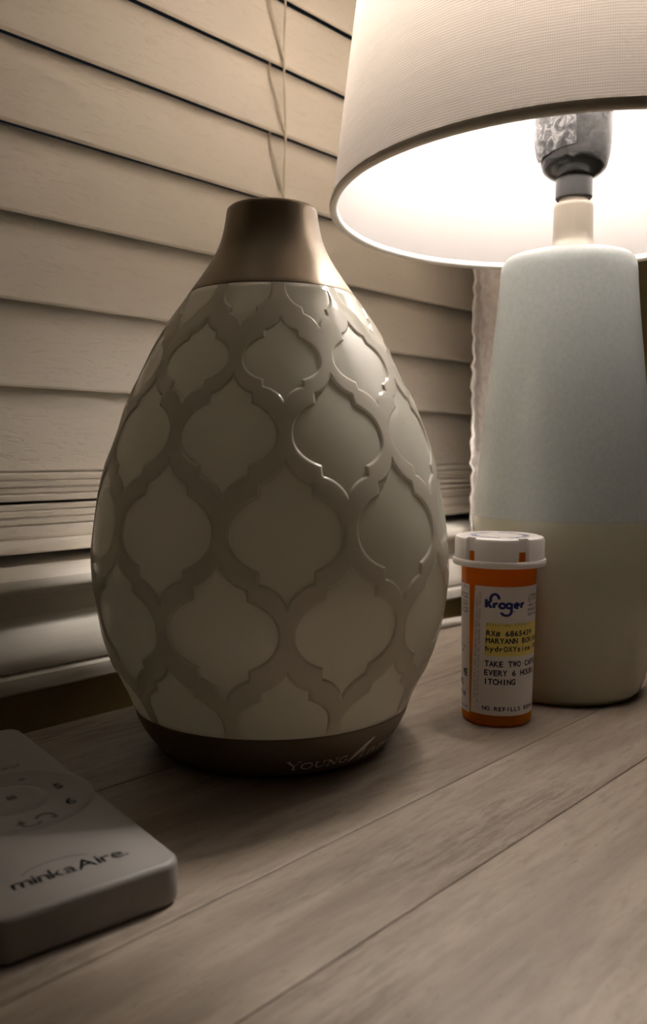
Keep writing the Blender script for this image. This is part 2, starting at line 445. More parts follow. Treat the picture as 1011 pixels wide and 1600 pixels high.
# ================================================================ BLIND
BL = thing('window_blind', 'closed cream faux-wood venetian blind across the window', 'blind', (0.12, .3665, .0635))
bo = Vector(BL.location)
SX0, SX1 = WX0 + .016, WX1 - .016
def slat_mesh():
    # cross-section across the 46 mm width (v) with slightly rounded long edges
    W, T = .0202, .0015
    pr = [(-W, -T * .5), (-W + .0006, -T), (W - .0006, -T), (W, -T * .5), (W, T * .5), (W - .0006, T), (-W + .0006, T), (-W, T * .5)]
    return prism(pr, SX0 - bo.x, SX1 - bo.x)
sm = slat_mesh(); sm.materials.append(M['slat'])
PITCH_S = .0385
tilt = R(79.5)
NS = 29
for i in range(NS):
    zb = .1000 + i * PITCH_S
    o = bpy.data.objects.new('slat', sm); COL.objects.link(o); o.parent = BL
    # room-side edge low: v axis runs from the low front edge to the high back edge
    tl = tilt + R(random.uniform(-.5, .5))
    cy_ = .3602 + .0202 * math.cos(tl); cz = zb + .0202 * math.sin(tl)
    o.location = Vector((bo.x, cy_, cz)) - bo
    o.rotation_euler = (tl, 0, 0)
for k, (z, dy, rx) in enumerate([(.09830, 0, .3), (.09490, .0004, -.4), (.09175, .0010, .2), (.08860, .0002, -.2), (.08440, .0004, .5), (.08120, -.0002, -.3), (.07810, .0003, .1)]):
    o = bpy.data.objects.new('slat', sm); COL.objects.link(o); o.parent = BL
    o.location = Vector((bo.x, .3702 + dy, z)) - bo; o.rotation_euler = (R(rx), R([.0, .05, -.04, .03, -.06, .05, .0][k]), 0)
prof = [(.3516, .0636), (.3502, .0646), (.3500, .0664), (.3506, .0690), (.3516, .0700), (.3508, .0708), (.3504, .0722), (.3504, .0750), (.3514, .0762), (.395, .0762), (.395, .0636)]
me = prism([(y - bo.y, z - bo.z) for y, z in prof], SX0 - bo.x, SX1 - bo.x)
o = link('bottom_rail', me, M['slat'], BL, smooth=40)
me = boxes([(SX0 - bo.x, SX1 - bo.x, -.025, .03, 1.222 - bo.z - .035, 1.219 - bo.z)], .001)
link('head_rail', me, M['slat'], BL)
for cx in (-.20, .342, .60):
    V, F = [], []
    # straight front strand, with the little knots of a woven ladder
    pts = [(cx + .0006 * math.sin(z * 90), .3572, z) for z in np.linspace(.077, 1.19, 160)]
    tube([Vector(p) - bo for p in pts], [.00075 + .0002 * math.sin(i * 2.1) for i in range(160)], 6, V, F)
    link('ladder_cord', pymesh('cord', V, F), M['cord_white'], BL, smooth=180)
    # lift cord weaving from slat edge to slat edge
    V, F = [], []
    for i in range(NS - 1):
        zb = .1000 + i * PITCH_S
        pts = [(cx - .0012, .3580, zb - .001), (cx - .0042, .3605, zb + .006 + .0 * i), (cx - .0050, .3635, zb + .017), (cx - .0046, .3655, zb + .026), (cx - .0030, .3640, zb + .0335), (cx - .0012, .3586, zb + PITCH_S - .001)]
        pts = [(cx - .0052, .3665, zb + PITCH_S + .002 - .0), (cx - .0054, .3648, zb + .030), (cx - .0040, .3622, zb + .020), (cx - .0022, .3606, zb + .010), (cx - .0010, .3588, zb + .001)]
        pts = [(x, y - .0022, z) for x, y, z in pts]
        tube([p - bo for p in spline(pts, 5)], .0007, 6, V, F)
    link('lift_cord', pymesh('cord', V, F), M['cord_white'], BL, smooth=180)

# ================================================================ CURTAIN
def curtain():
    x0, x1 = .4652, .66; nx, nz = 150, 420; z0, z1 = -.58, 1.33
    V = []
    for j in range(nz + 1):
        z = z0 + (z1 - z0) * j / nz
        for i in range(nx + 1):
            t = i / nx
            x = x0 + (x1 - x0) * t; ph = t * 2 * PI * 4.3
            y = .3112 - .0050 * math.cos(ph) + .0015 * math.sin(z * 9 + t * 5)
            # crosswise puckers with nubs
            pk = .0009 * math.sin(z * 2 * PI / .0125 + 1.3 * math.sin(t * 23)) + .0005 * math.sin(z * 2 * PI / .0041 + t * 140)
            y += pk; x += .0007 * math.sin(z * 2 * PI / .0105 + t * 30) * (1 - t)
            V.append((x - .565, y - .31, z - z0))
    F = [(j * (nx + 1) + i, j * (nx + 1) + i + 1, (j + 1) * (nx + 1) + i + 1, (j + 1) * (nx + 1) + i) for j in range(nz) for i in range(nx)]
    o = link('curtain', pymesh('curtain', V, F), M['curtain'], smooth=180)
    o.location = (.565, .31, z0)
    sd = o.modifiers.new('thick', 'SOLIDIFY'); sd.thickness = .0012
    tag(o, 'off-white nubby curtain panel hanging beside the blind behind the lamp', 'curtain')
    # rod that carries it
    r = thing('curtain_rod', 'thin curtain rod above the window holding the curtain', 'rod', (.565, .32, z1 + z0 - z0))
    r.location = (.12, .311, 1.340)
    V, F = tube([(-.65, 0, 0), (.72, 0, 0)], .006, 12); link('pole', pymesh('rod', V, F), M['metal'], r, smooth=40)
    for sx in (-.60, .68):
        link('bracket', boxes([(sx - .006, sx + .006, -.004, .0168, -.006, .006)], .001), M['metal'], r)
curtain()

# ================================================================ TABLE
TB = thing('nightstand', 'weathered grey-brown wooden bedside table under the window', 'table', (.30, .09, FZ))
TX0, TX1 = -.16, .80
seams = [.3025, .2330, .1545, .1170, .0460, -.030, -.130]
for a, b_ in zip(seams, seams[1:]):
    me = boxes([(TX0 - .30, TX1 - .30, b_ + .00012 - .09, a - .00012 - .09, -.022 - FZ, 0 - FZ)], .00045, 2)
    o = link('plank', me, M['desk'], TB)
link('carcass', boxes([(TX0 + .02 - .30, TX1 - .02 - .30, -.115 - .09, .295 - .09, .10, -.0222 - FZ)], .002), M['cabinet'], TB)
for sx in (TX0 + .03, TX1 - .07):
    for sy in (-.11, .25):
        link('leg', boxes([(sx - .30, sx + .04 - .30, sy - .09, sy + .04 - .09, 0, .0998)], .002), M['cabinet'], TB)
for k, (z0, z1) in enumerate(((.12, .355), (.365, .60))):
    d = link('drawer', boxes([(TX0 + .035 - .30, TX1 - .035 - .30, -.128 - .09, -.1152 - .09, z0, z1)], .002), M['cabinet'], TB)
    kn = link('knob', lathe([(.0001, .022), (.012, .021), (.014, .016), (.006, .010), (.006, 0)], 20), M['metal'], d, smooth=40)
    kn.location = (.02, -.128 - .09, (z0 + z1) / 2); kn.rotation_euler = (R(90), 0, 0)

# ================================================================ DIFFUSER
DX, DY = .2142, .2305
S9 = .9636
def zt(z): return .10987 - S9 * (.10987 - z)
DF = thing('oil_diffuser', 'bulbous white oil diffuser with raised trellis pattern and bronze cap and foot', 'diffuser', (DX, DY, 0))
AZ = math.atan2(-DY, -DX)           # azimuth of the side facing the viewer
zs0 = [.0137, .0190, .0236, .0353, .0479, .0628, .0715, .0798, .0942, .1134, .1303, .1450, .1572, .1686]
rs0 = [.05445, .0572, .0595, .0640, .0672, .0690, .06915, .0686, .0662, .0609, .0542, .0472, .0402, .0321]
ZP = np.array([zt(z) for z in zs0]); RP = np.array(rs0) * S9
ZP[0] = .0169; RP[0] = .0524
# smooth profile: natural cubic through the points
def cubic(xs, ys):
    n = len(xs); h_ = np.diff(xs); A_ = np.zeros((n, n)); b_ = np.zeros(n); A_[0, 0] = A_[-1, -1] = 1
    for i in range(1, n - 1):
        A_[i, i - 1] = h_[i - 1]; A_[i, i] = 2 * (h_[i - 1] + h_[i]); A_[i, i + 1] = h_[i]
        b_[i] = 3 * ((ys[i + 1] - ys[i]) / h_[i] - (ys[i] - ys[i - 1]) / h_[i - 1])
    c_ = np.linalg.solve(A_, b_)
    def f(x):
        x = np.asarray(x, float); i = np.clip(np.searchsorted(xs, x) - 1, 0, n - 2); t = x - xs[i]
        d_ = (c_[i + 1] - c_[i]) / (3 * h_[i]); bb = (ys[i + 1] - ys[i]) / h_[i] - h_[i] * (2 * c_[i] + c_[i + 1]) / 3
        return ys[i] + bb * t + c_[i] * t * t + d_ * t ** 3
    return f
rf = cubic(ZP, RP)
ZA, ZB = float(ZP[0]), float(ZP[-1])
DEEP = .0007                         # cells lie this much below the trellis
zz_ = np.linspace(ZA, ZB, 90)
prof = [(float(rf(z)) - DEEP * (1 if 3 < i < 87 else (min(i, 89 - i)) / 3), float(z)) for i, z in enumerate(zz_)]
prof = [(prof[0][0] - .004, ZA)] + prof + [(prof[-1][0] - .004, ZB)]
link('shell', lathe(prof, 200), M['shell'], DF, smooth=180)
# trellis: cells of ogee outline, rows staggered by half a cell
def cell_outline():
    """quarter outline in (x,y), x in half-widths, y in half-heights"""
    q = []
    b = .555
    for i in range(25):                       # round lobe up to the notch
        y = .497 * i / 24; q.append((math.sqrt(max(0, 1 - (y / b) ** 2.2)), y))
    xw = .47
    q.append((xw, .505)); q.append((xw, .60)); q.append((xw - .01, .665))
    for i in range(1, 17):                    # concave tip
        a = i / 16 * PI / 2; p = 1.55
        q.append((xw - .01 - (xw - .01) * (math.sin(a)) ** (2 / p), 1 - .335 * (math.cos(a)) ** (2 / p)))
    return np.array(q)
QO = cell_outline()
ROWS = [(.1660, .0140, 1), (.1405, .01465, 0), (.1152, .0203, 1), (.0838, .02365, 0), (.0512, .0231, 1), (.0180, .0212, 0)]
NA_, NZ_ = 1200, 460
ang = np.linspace(0, 2 * PI, NA_, endpoint=False)
zg = np.linspace(ZA, ZB, NZ_)
rg = rf(zg)
slope = np.gradient(rg, zg); sl = np.sqrt(1 + slope ** 2)
SP = 2 * PI / 10
dist = np.full((NZ_, NA_), 1.0)           # distance to the nearest cell edge, + outside cells
for zc, hh_, odd in ROWS:
    zc = zt(zc); hh_ *= S9
    a_c = R(3.8) + (SP / 2 if odd else 0)
    du = (ang - a_c + SP / 2) % SP - SP / 2
    rc = float(rf(np.clip(zc, ZA, ZB))); slc = float(np.interp(np.clip(zc, ZA, ZB), zg, sl))
    hw_ang = SP / 2 - .00255 / rc           # leaves a band of about 5 mm between lobes
    rows_i = np.where(abs(zg - zc) < hh_ * 1.35)[0]
    Wp, Hp = hw_ang * rc, hh_ * slc
    poly = QO * np.array([Wp, Hp])
    # dense distance table on the quarter domain
    tx = np.linspace(0, SP / 2 * rc, 72); ty = np.linspace(0, Hp * 1.36, 96)
    PX, PY = np.meshgrid(tx, ty)
    P = np.stack([PX.ravel(), PY.ravel()], 1)
    best = np.full(len(P), 9.0)
    for a, b_ in zip(poly, poly[1:]):
        ab = b_ - a; t = np.clip(((P - a) @ ab) / (ab @ ab), 0, 1); best = np.minimum(best, np.hypot(*(P - a - t[:, None] * ab).T))
    # inside test: x below outline's width at that y
    order = np.argsort(poly[:, 1]); wy = np.interp(P[:, 1], poly[order, 1], poly[order, 0])
    ins = (P[:, 0] < wy) & (P[:, 1] < Hp)
    tab = np.where(ins, -best, best).reshape(PX.shape)
    for j in rows_i:
        yv = abs(zg[j] - zc) * slc; xv = abs(du) * rc
        fy = yv / ty[-1] * 95; iy = min(int(fy), 94); ty_ = fy - iy
        fx = np.clip(xv / tx[-1] * 71, 0, 70.999); ix = fx.astype(int); tx_ = fx - ix
        d = (tab[iy, ix] * (1 - tx_) + tab[iy, ix + 1] * tx_) * (1 - ty_) + (tab[iy + 1, ix] * (1 - tx_) + tab[iy + 1, ix + 1] * tx_) * ty_
        if yv > ty[-1]: continue
        dist[j] = np.minimum(dist[j], d)
def sstep(x): x = np.clip(x, 0, 1); return x * x * (3 - 2 * x)
lift = sstep((dist + .00035) / .00080)        # 0 in the cells, 1 on the trellis
edge = np.minimum(sstep((zg - ZA) / .0008), sstep((ZB - zg) / .0008))[:, None]
hgt = -DEEP - .00018 + (DEEP + .00018) * lift
keep = lift > .0
RR = rg[:, None] + hgt * edge
V = np.stack([RR * np.cos(ang + AZ)[None, :], RR * np.sin(ang + AZ)[None, :], np.repeat(zg[:, None], NA_, 1)], -1).reshape(-1, 3)
jj, ii = np.meshgrid(np.arange(NZ_ - 1), np.arange(NA_), indexing='ij'); i2 = (ii + 1) % NA_
fk = keep[jj, ii] | keep[jj + 1, ii] | keep[jj, i2] | keep[jj + 1, i2]
Fq = np.stack([jj * NA_ + ii, jj * NA_ + i2, (jj + 1) * NA_ + i2, (jj + 1) * NA_ + ii], -1)[fk]
used = np.zeros(len(V), bool); used[Fq.ravel()] = True; idx = np.cumsum(used) - 1
V = V[used]; Fq = idx[Fq]
me = bpy.data.meshes.new('trellis'); me.vertices.add(len(V)); me.vertices.foreach_set('co', V.ravel())
me.loops.add(Fq.size); me.loops.foreach_set('vertex_index', Fq.ravel().astype(np.int32))
me.polygons.add(len(Fq)); me.polygons.foreach_set('loop_start', np.arange(0, Fq.size, 4, dtype=np.int32))
me.update(calc_edges=True); me.validate()
o = link('trellis_relief', me, M['lattice'], DF, smooth=180); o['label'] = 'raised greyer trellis bands over the white shell'
# bronze cap with flared skirt and mist opening
cp = [(.03205, .16875), (.0318, .1690), (.0265, .1770), (.02420, .1812), (.0211, .1856), (.01915, .1905), (.0184, .1940), (.0178, .1975), (.0174, .2003), (.0171, .2014), (.0162, .2020), (.0145, .2021)]
c_r = cubic(np.array([.1686, .1770, .1856, .1940, .2003]), np.array([.0321, .0262, .0211, .0184, .0174]))
prof = [(.0270, .1690), (.0318, .1688)] + [(float(c_r(z)), z) for z in np.linspace(.1692, .2003, 22)] + [(.01715, .2012), (.0165, .2018), (.0150, .2020), (.0100, .2012), (.0060, .1990), (.0045, .1930), (.0001, .1930)]
prof = [(r * S9, zt(z)) for r, z in prof]
link('cap', lathe(prof, 128), M['bronze'], DF, smooth=60)
link('cap_seam', lathe([(.0306, ZB - .0003), (.0306, zt(.1690))], 96), M['dark'], DF, smooth=180)
link('foot_seam', lathe([(.0508, .0163), (.0519, .0163), (.0519, .0172), (.0508, .0172)], 96, True), M['dark'], DF)
prof = [(.0001, .0022), (.0425, .0022), (.0436, .0016), (.0441, .0018), (.0444, .0026)] + [(.0444 + (.0523 - .0444) * t + .0010 * math.sin(PI * t), .0026 + (.0165 - .0026) * t) for t in [i / 12 for i in range(1, 13)]] + [(.0505, .0167)]
ft = link('foot', lathe(prof, 128), M['bronze_base'], DF, smooth=50)
for k in range(4):
    a = AZ + R(45 + 90 * k)
    o = link('rubber_pad', lathe([(.0001, .0022), (.005, .0022), (.005, 0), (.0001, 0)], 20), M['dark'], DF)
    o.location = (.034 * math.cos(a), .034 * math.sin(a), 0)
# print on the foot: serif small caps and a feather, drawn with strokes
def rfoot(z): t = (z - .0026) / .0139; return .0444 + .0079 * t + .0010 * math.sin(PI * max(0, min(1, t)))
def on_foot(x, y): r = rfoot(y) + .00009; a = AZ + R(x); return (r * math.cos(a), r * math.sin(a), y)
A = [[], []]
DEG = 1.0
def serif_letter(ch, x, y, w_, h):
    """x,w in degrees of arc, y,h in metres; sx converts metres to degrees"""
    k = math.degrees(1 / .0455)                  # degrees per metre
    T, t = .00062, .00026
    def rb(pts, wd): 
        B = [[], []]; ribbon(B, [(px * w_ / k, py * h) for px, py in pts], wd); base = len(A[0])
        A[0].extend([(x + a * k, y + b) for a, b in B[0]]); A[1].extend([tuple(base + i for i in f) for f in B[1]])
    def sf(cx, cy, hw=.2): rb([(cx - hw, cy), (cx + hw, cy)], t)
    if ch == 'Y': rb([(.08, 1), (.5, .45)], T); rb([(.95, 1), (.5, .45)], t); rb([(.5, .48), (.5, 0)], T); sf(.08, 1, .15); sf(.93, 1, .14); sf(.5, 0)
    if ch == 'O': rb(arc2(.5, .5, .45, .5, 60, 240, 12), T * .9); rb(arc2(.5, .5, .45, .5, -120, 60, 12), T * .75)
    if ch == 'U': rb([(.15, 1), (.15, .35)] + arc2(.48, .32, .33, .30, 180, 360, 10)[1:] + [(.81, 1)], [T] * 5 + [T * .7] * 4 + [t] * 4); sf(.15, 1); sf(.82, 1, .16)
    if ch == 'N': rb([(.15, 0), (.15, 1)], t); rb([(.15, 1), (.85, 0)], T); rb([(.85, 0), (.85, 1)], t); sf(.1, 1, .15); sf(.15, 0, .17); sf(.85, 1, .17)
    if ch == 'G': rb(arc2(.5, .5, .44, .5, 50, 300, 14), T * .85); rb([(.80, .05), (.80, .42)], T * .8); sf(.78, .42, .17)
    if ch == 'L': rb([(.25, 1), (.25, 0)], T); rb([(.1, 0), (.85, 0)], t); rb([(.85, -.02), (.9, .26)], t); sf(.25, 1)
    if ch == 'I': rb([(.5, 1), (.5, 0)], T); sf(.5, 1, .3); sf(.5, 0, .3)
    if ch == 'V': rb([(.1, 1), (.5, 0)], T); rb([(.5, 0), (.9, 1)], t); sf(.1, 1, .17); sf(.9, 1, .15)
yb = .0041
for ch, x, wd, h in (('Y', 5.6, 5.6, .0036), ('O', 11.4, 5.2, .0027), ('U', 17.3, 5.0, .0027), ('N', 22.8, 5.2, .0027), ('G', 28.6, 4.8, .0027),
                     ('L', 40.0, 4.4, .0036), ('I', 44.8, 2.4, .0027), ('V', 47.6, 4.6, .0027), ('I', 52.4, 2.4, .0027), ('N', 55.4, 5.0, .0027), ('G', 60.9, 4.8, .0027)):
    serif_letter(ch, x, yb, wd, h)
# feather between the two words
fx = [(34.4, .0036), (35.3, .0044), (36.4, .0056), (37.8, .0072), (39.6, .0090), (41.6, .0106), (43.8, .0119)]
base = len(A[0]); wv = [.4, 1.6, 2.7, 3.0, 2.6, 1.7, .1]
for (x, y), ww in zip(fx, wv): A[0] += [(x - ww * .45, y + .0003), (x + ww * .55, y - .0003)]
A[1] += [(base + 2 * i, base + 2 * i + 1, base + 2 * i + 3, base + 2 * i + 2) for i in range(len(fx) - 1)]
wrap('foot_lettering', A, on_foot, M['silver_print'], ft)

# ================================================================ PILL BOTTLE
BX, BY = .29436, .18083
PB = thing('pill_bottle', 'amber prescription bottle with white cap standing between diffuser and lamp', 'bottle', (BX, BY, 0))
BAZ = math.atan2(-BY, -BX)
def rbot(z): return .01405 + (.0151 - .01405) * z / .064
prof = [(.0001, .0012), (.0118, .0010), (.0122, .0002), (.0130, 0), (.01375, .0006)] + [(rbot(z), z) for z in np.linspace(.0016, .0640, 8)] + [(.0163, .0641), (.0163, .0655), (.0156, .0657), (.0156, .0705), (.0146, .0706), (.0146, .0640)] + [(rbot(z) - .0011, z) for z in np.linspace(.0630, .0030, 6)] + [(.0118, .0022), (.0001, .0022)]
bb = link('body', lathe(prof, 96), M['orange'], PB, smooth=40); bb['label'] = 'see-through amber plastic'
# child-resistant cap with slots in its skirt
CAPR = .01795
CAPZ = .0760
cap_me_prof_out = [(CAPR, .0668), (CAPR, .0745), (CAPR - .0004, .0755), (CAPR - .0014, .0760)]
V, F = [], []
nslot = 5; half = 7.2; first = -39.5
def inslot(a):
    d = (a - first + 36) % 72 - 36
    return abs(d) < half
na = 360
top_in = .0162
for i in range(na):
    aa = i * 360 / na; a = BAZ + R(aa); s_ = inslot(aa)
    ro = (top_in - .0001) if s_ else CAPR
    ring = [(ro, .0668), (ro, .0745), (ro if s_ else CAPR - .0004, .0755), (ro - .0002 if s_ else CAPR - .0014, .0760), (.0135, .0760), (.0130, .07585), (.0001, .07585)]
    if s_: ring[0] = (ro, .0706)
    if s_: ring[1] = (ro, .0740); 
    for r, z in ring: V.append((r * math.cos(a), r * math.sin(a), z))
for i in range(na):
    j = (i + 1) % na
    for p in range(6): F.append((i * 7 + p, j * 7 + p, j * 7 + p + 1, i * 7 + p + 1))
cap = link('cap', pymesh('cap', V, F), M['white_plastic'], PB, smooth=30); cap['label'] = 'white child-resistant cap'
prof = [(CAPR - .0004, .0669), (.01845, .0669), (.01875, .0664), (.01875, .0648), (.0184, .0643), (.0171, .0642), (.0165, .0645), (.0165, .0668), (CAPR - .0004, .0669)]
link('cap_rim', lathe(prof, 96), M['white_plastic'], cap, smooth=40)
link('cap_wall', lathe([(.01572, .0758), (.01572, .0706)], 96), M['white_plastic'], cap, smooth=180)
# slot floor ribs are open: show side walls of the slots
V, F = [], []
for k in range(nslot):
    for sg in (-1, 1):
        a = BAZ + R(first + 72 * k + sg * (half + .2)); b0 = len(V)
        for r, z in ((top_in - .001, .0668), (CAPR - .0001, .0668), (CAPR - .0001, .0745), (CAPR - .0014, .0759), (top_in - .001, .0759)):
            V.append((r * math.cos(a), r * math.sin(a), z))
        F.append(tuple(b0 + i for i in range(5)))
link('slot_wall', pymesh('slot', V, F), M['white_plastic'], cap)
# blue moulded lettering round the top
A = [[], []]
txt = 'PUSH DOWN & TURN  PUSH DOWN & TURN  '
for i, ch in enumerate(txt):
    if ch == ' ': continue
    a = -i * 360 / len(txt) + 118
    B = [[], []]; put_text(B, ch, -.0010, -.0013, .0027, adv=.0021, bold=.03)
    ca, sa = math.cos(R(a)), math.sin(R(a)); base = len(A[0])
    A[0].extend([((x) * ca - (y + .0107) * sa, (x) * sa + (y + .0107) * ca) for x, y in B[0]])
    A[1].extend([tuple(base + q for q in f) for f in B[1]])
wrap('cap_lettering', A, lambda x, y: (x, y, .07592), M['cap_blue'], cap)
# paper labels
def on_bot(off):
    def f(x, y): r = rbot(y) + off; a = BAZ + R(x); return (r * math.cos(a), r * math.sin(a), y)
    return f
def patch(x0t, x0b, x1, z0, z1, nx=48, nz=6):
    A = [[], []]
    for j in range(nz + 1):
        z = z0 + (z1 - z0) * j / nz; t = j / nz; xa = x0b + (x0t - x0b) * t
        for i in range(nx + 1): A[0].append((xa + (x1 - xa) * i / nx, z))
    for j in range(nz):
        for i in range(nx): A[1].append((j * (nx + 1) + i, j * (nx + 1) + i + 1, (j + 1) * (nx + 1) + i + 1, (j + 1) * (nx + 1) + i))
    return A
lab = wrap('label', patch(-37.5, -45.5, 104, .0050, .0569), on_bot(.00010), M['paper'], PB); lab['label'] = 'white paper pharmacy label'
lb2 = wrap('label', patch(-128, -128, -48.7, .0042, .0567), on_bot(.00010), M['paper'], PB); lb2['label'] = 'second paper label wrapped round the side'
wrap('highlight', patch(-17.6, -20, 100, .0291, .0423, 40, 3), on_bot(.00016), M['paper_yellow'], lab)
k = math.degrees(1 / .0147)       # degrees per metre on the bottle
def T(A, s, x, z, h, adv=None, sx=1.0, bold=.045):
    """text with x, adv in degrees"""
    B = [[], []]; put_text(B, s, 0, 0, h, adv=None if adv is None else adv / k, sx=sx, bold=bold)
    base = len(A[0]); A[0].extend([(x + a * k - (.055 - z) * 0, z + b) for a, b in B[0]]); A[1].extend([tuple(base + i for i in f) for f in B[1]])
A = [[], []]
T(A, 'RX# 6865439', -17.4, .03725, .0022, 7.15, 1.1)
T(A, 'MARYANN BORING', -18.4, .03430, .0022, 7.2, 1.1)
T(A, 'hydrOXYzine PAM', -19.6, .03110, .0021, 7.2, 1.1)
T(A, 'TAKE TWO CAPSULES', -19.6, .02490, .00235, 7.3, 1.1, .05)
T(A, 'EVERY 6 HOURS FOR', -20.6, .02125, .00235, 7.3, 1.1, .05)
T(A, 'ITCHING', -21.2, .01765, .00235, 7.3, 1.1, .05)
T(A, 'NO REFILLS REMAIN', -23.0, .00700, .0017, 6.4, 1.15, .045)
T(A, '(770', 50.0, .05095, .0026, 6.2, 1.0, .005)
T(A, '4815 N', 51.0, .04865, .0011, 4.0, 1.0, .03)
T(A, 'DOUGLAS', 50.5, .04690, .0011, 4.0, 1.0, .03)
T(A, 'DEA NO', 50.5, .04500, .0011, 4.0, 1.0, .03)
wrap('label_print', A, on_bot(.00022), M['ink'], lab)
A = [[], []]
T(A, 'Prescriber:CYNTHIA', -17.0, .04120, .00115, 3.95, 1.05, .0)
def down(A, s, x, z, h, adv, slope):
    B = [[], []]; put_text(B, s, 0, 0, h, adv=adv, sx=.95)
    base = len(A[0])
    A[0].extend([(x + b * k - slope * a * k, z - a) for a, b in B[0]]); A[1].extend([tuple(base + i for i in f) for f in B[1]])
down(A, 'CAUTION: FEDERAL LAW PROHIBITS THE TRANSFER OF THIS DRUG TO ANY', -29.2, .0545, .00082, .00072, .025)
down(A, 'PERSON OTHER THAN THE PATIENT FOR WHOM IT WAS PRESCRIBED', -34.4, .0525, .00082, .00074, .030)
wrap('fine_print', A, on_bot(.00022), M['ink_grey'], lab)
# grocery logo: bold rounded letters with a loop over and a loop under
A = [[], []]
def LG(pts, wd=.00074): ribbon(A, [(-19.0 + x * k * .001, .04855 + y * .001) for x, y in pts], [wd * 1.0] * len(pts))
def fixw(): pass
def ribd(pts, wd):        # ribbon in millimetres, then to degrees
    B = [[], []]; ribbon(B, pts, wd); base = len(A[0])
    A[0].extend([(-19.4 + x * 1.12e-3 * k, .04850 + y * 1e-3) for x, y in B[0]]); A[1].extend([tuple(base + i for i in f) for f in B[1]])
W_ = .98
ribd([(.36, 0), (.36, 3.3)], W_); ribd([(.36, 1.2), (1.2, 2.0), (1.75, 2.55)] + arc2(3.30, 3.30, 1.45, 2.20, 190, 5, 18), W_); ribd([(1.0, 1.7), (2.1, 0)], W_)
ribd([(3.0, -.05), (3.0, 2.0)], W_); ribd([(3.05, 1.1)] + arc2(3.95, .95, .75, .85, 150, 70, 6), W_)
ribd(arc2(5.85, .92, .95, .95, 0, 360, 22), W_)
ribd(arc2(8.15, .92, .90, .92, 0, 360, 22), W_); ribd([(9.05, 1.95), (9.05, -1.1)] + arc2(7.25, -1.2, 1.8, 1.75, 0, -165, 18), W_)
ribd([(10.15, .95), (11.7, .95)] + arc2(10.95, .92, .82, .92, 5, 310, 18), W_ * .92)
ribd([(12.75, -.05), (12.75, 2.0)], W_); ribd([(12.8, 1.1)] + arc2(13.6, .95, .70, .85, 150, 70, 6), W_)
ribd(arc2(10.0, -1.35, .12, .12, 0, 360, 8), .26)
wrap('label_logo', A, on_bot(.00024), M['ink_blue'], lab)
# side label: figures at its edge and ruled lines
A = [[], []]
T(A, 'REFIL', -66, .0552, .0009, 3.0, 1, .0)
for s, z in (('9/22', .0510), ('2/21', .0480), ('2/23', .0451)): T(A, s, -75, z, .0022, 5.6, 1.05, .01)
for z in (.0446,): ribbon(A, [(-100, z), (-51, z)], .0002)
for z in (.0341, .0220, .0136): ribbon(A, [(-110, z), (-80, z), (-51.5, z)], .00022)
T(A, 'ME', -66.5, .0190, .0030, 6.6, 1.0, .04); T(A, 'HYDROS', -97, .0146, .0026, 5.0, 1.0, .04)
T(A, 'TAKE ONE', -93, .0104, .0020, 4.4, 1.0, .02); T(A, 'for sleep at', -98, .0305, .0013, 3.2, 1, .0); T(A, 'bed', -75, .0285, .0013, 3.4, 1, .0)
T(A, 'QTY: 60 PAM', -92, .0056, .0014, 3.6, 1, .0)
wrap('label_print', A, on_bot(.00022), M['ink'], lb2)
# capsules lying in the bottom of the bottle
def capsule(rad=.0026, L=.0125):
    pr_ = [(.00001, -L / 2)] + [(rad * math.cos(a), -L / 2 + rad + rad * math.sin(a)) for a in np.linspace(-PI / 2, 0, 6)[1:]]
    h1 = pr_ + [(rad, .0002)]
    h2 = [(rad + .0001, -.0008)] + [(rad + .0001, L / 2 - rad)] + [(rad * math.cos(a), L / 2 - rad + rad * math.sin(a)) for a in np.linspace(0, PI / 2, 6)[1:]]
    h2[-1] = (.00001, L / 2)
    return lathe(h1, 14), lathe(h2, 14)
me1, me2 = capsule(); me1.materials.append(M['capsule_dark']); me2.materials.append(M['capsule_green'])
spots = [(-.0058, -.0028, .0051, 0, 90, 20), (0.0002, .0064, .0051, 0, 90, 8), (.0035, -.0006, .0051, 0, 90, 100), (-.0005, -.0085, .0051, 0, 90, -8), (-.0042, .0010, .0106, 0, 90, 75), (.0038, .0008, .0106, 0, 90, 110)]
for i, (x, y, z, rx, ry, rz_) in enumerate(spots):
    e = thing('capsule', 'green capsule lying in the bottom of the amber pill bottle', 'capsule', (BX + x, BY + y, z - .0002), group='capsules in the pill bottle')
    e.rotation_euler = (R(rx), R(ry), R(rz_)); 
    for nm, me in (('body', me1), ('cap', me2)):
        p = bpy.data.objects.new(nm, me); COL.objects.link(p); p.parent = e
    for me in (me1, me2): me.polygons.foreach_set('use_smooth', [True] * len(me.polygons))

# ================================================================ LAMP
LX, LY = .35570, .18533
LP = thing('table_lamp', 'ceramic table lamp with blue-grey upper and cream lower body and linen drum shade', 'lamp', (LX, LY, 0))
pr_ = [(.0001, .0030), (.0300, .0030), (.0318, .0012), (.0330, 0), (.0345, .0006), (.0368, .0035), (.0385, .0085), (.0396, .0150), (.0404, .0240), (.0410, .0360), (.0413, .0480), (.0413, .0600), (.0410, .0720), (.0404, .0813), (.0394, .0930), (.0381, .1080), (.0361, .1290), (.0334, .1545), (.0315, .1720), (.0304, .1850), (.03015, .1900), (.0298, .1930), (.0290, .1955), (.0274, .1972), (.0240, .1982), (.0160, .1992), (.0090, .1997)]
link('body', lathe(pr_, 128), M['glaze'], LP, smooth=60)['label'] = 'glazed ceramic body, blue-grey above and cream below'
NX, NY = rt.x * .0018, rt.y * .0018          # neck stands a touch off centre
def off(o): o.location.x += NX; o.location.y += NY; return o
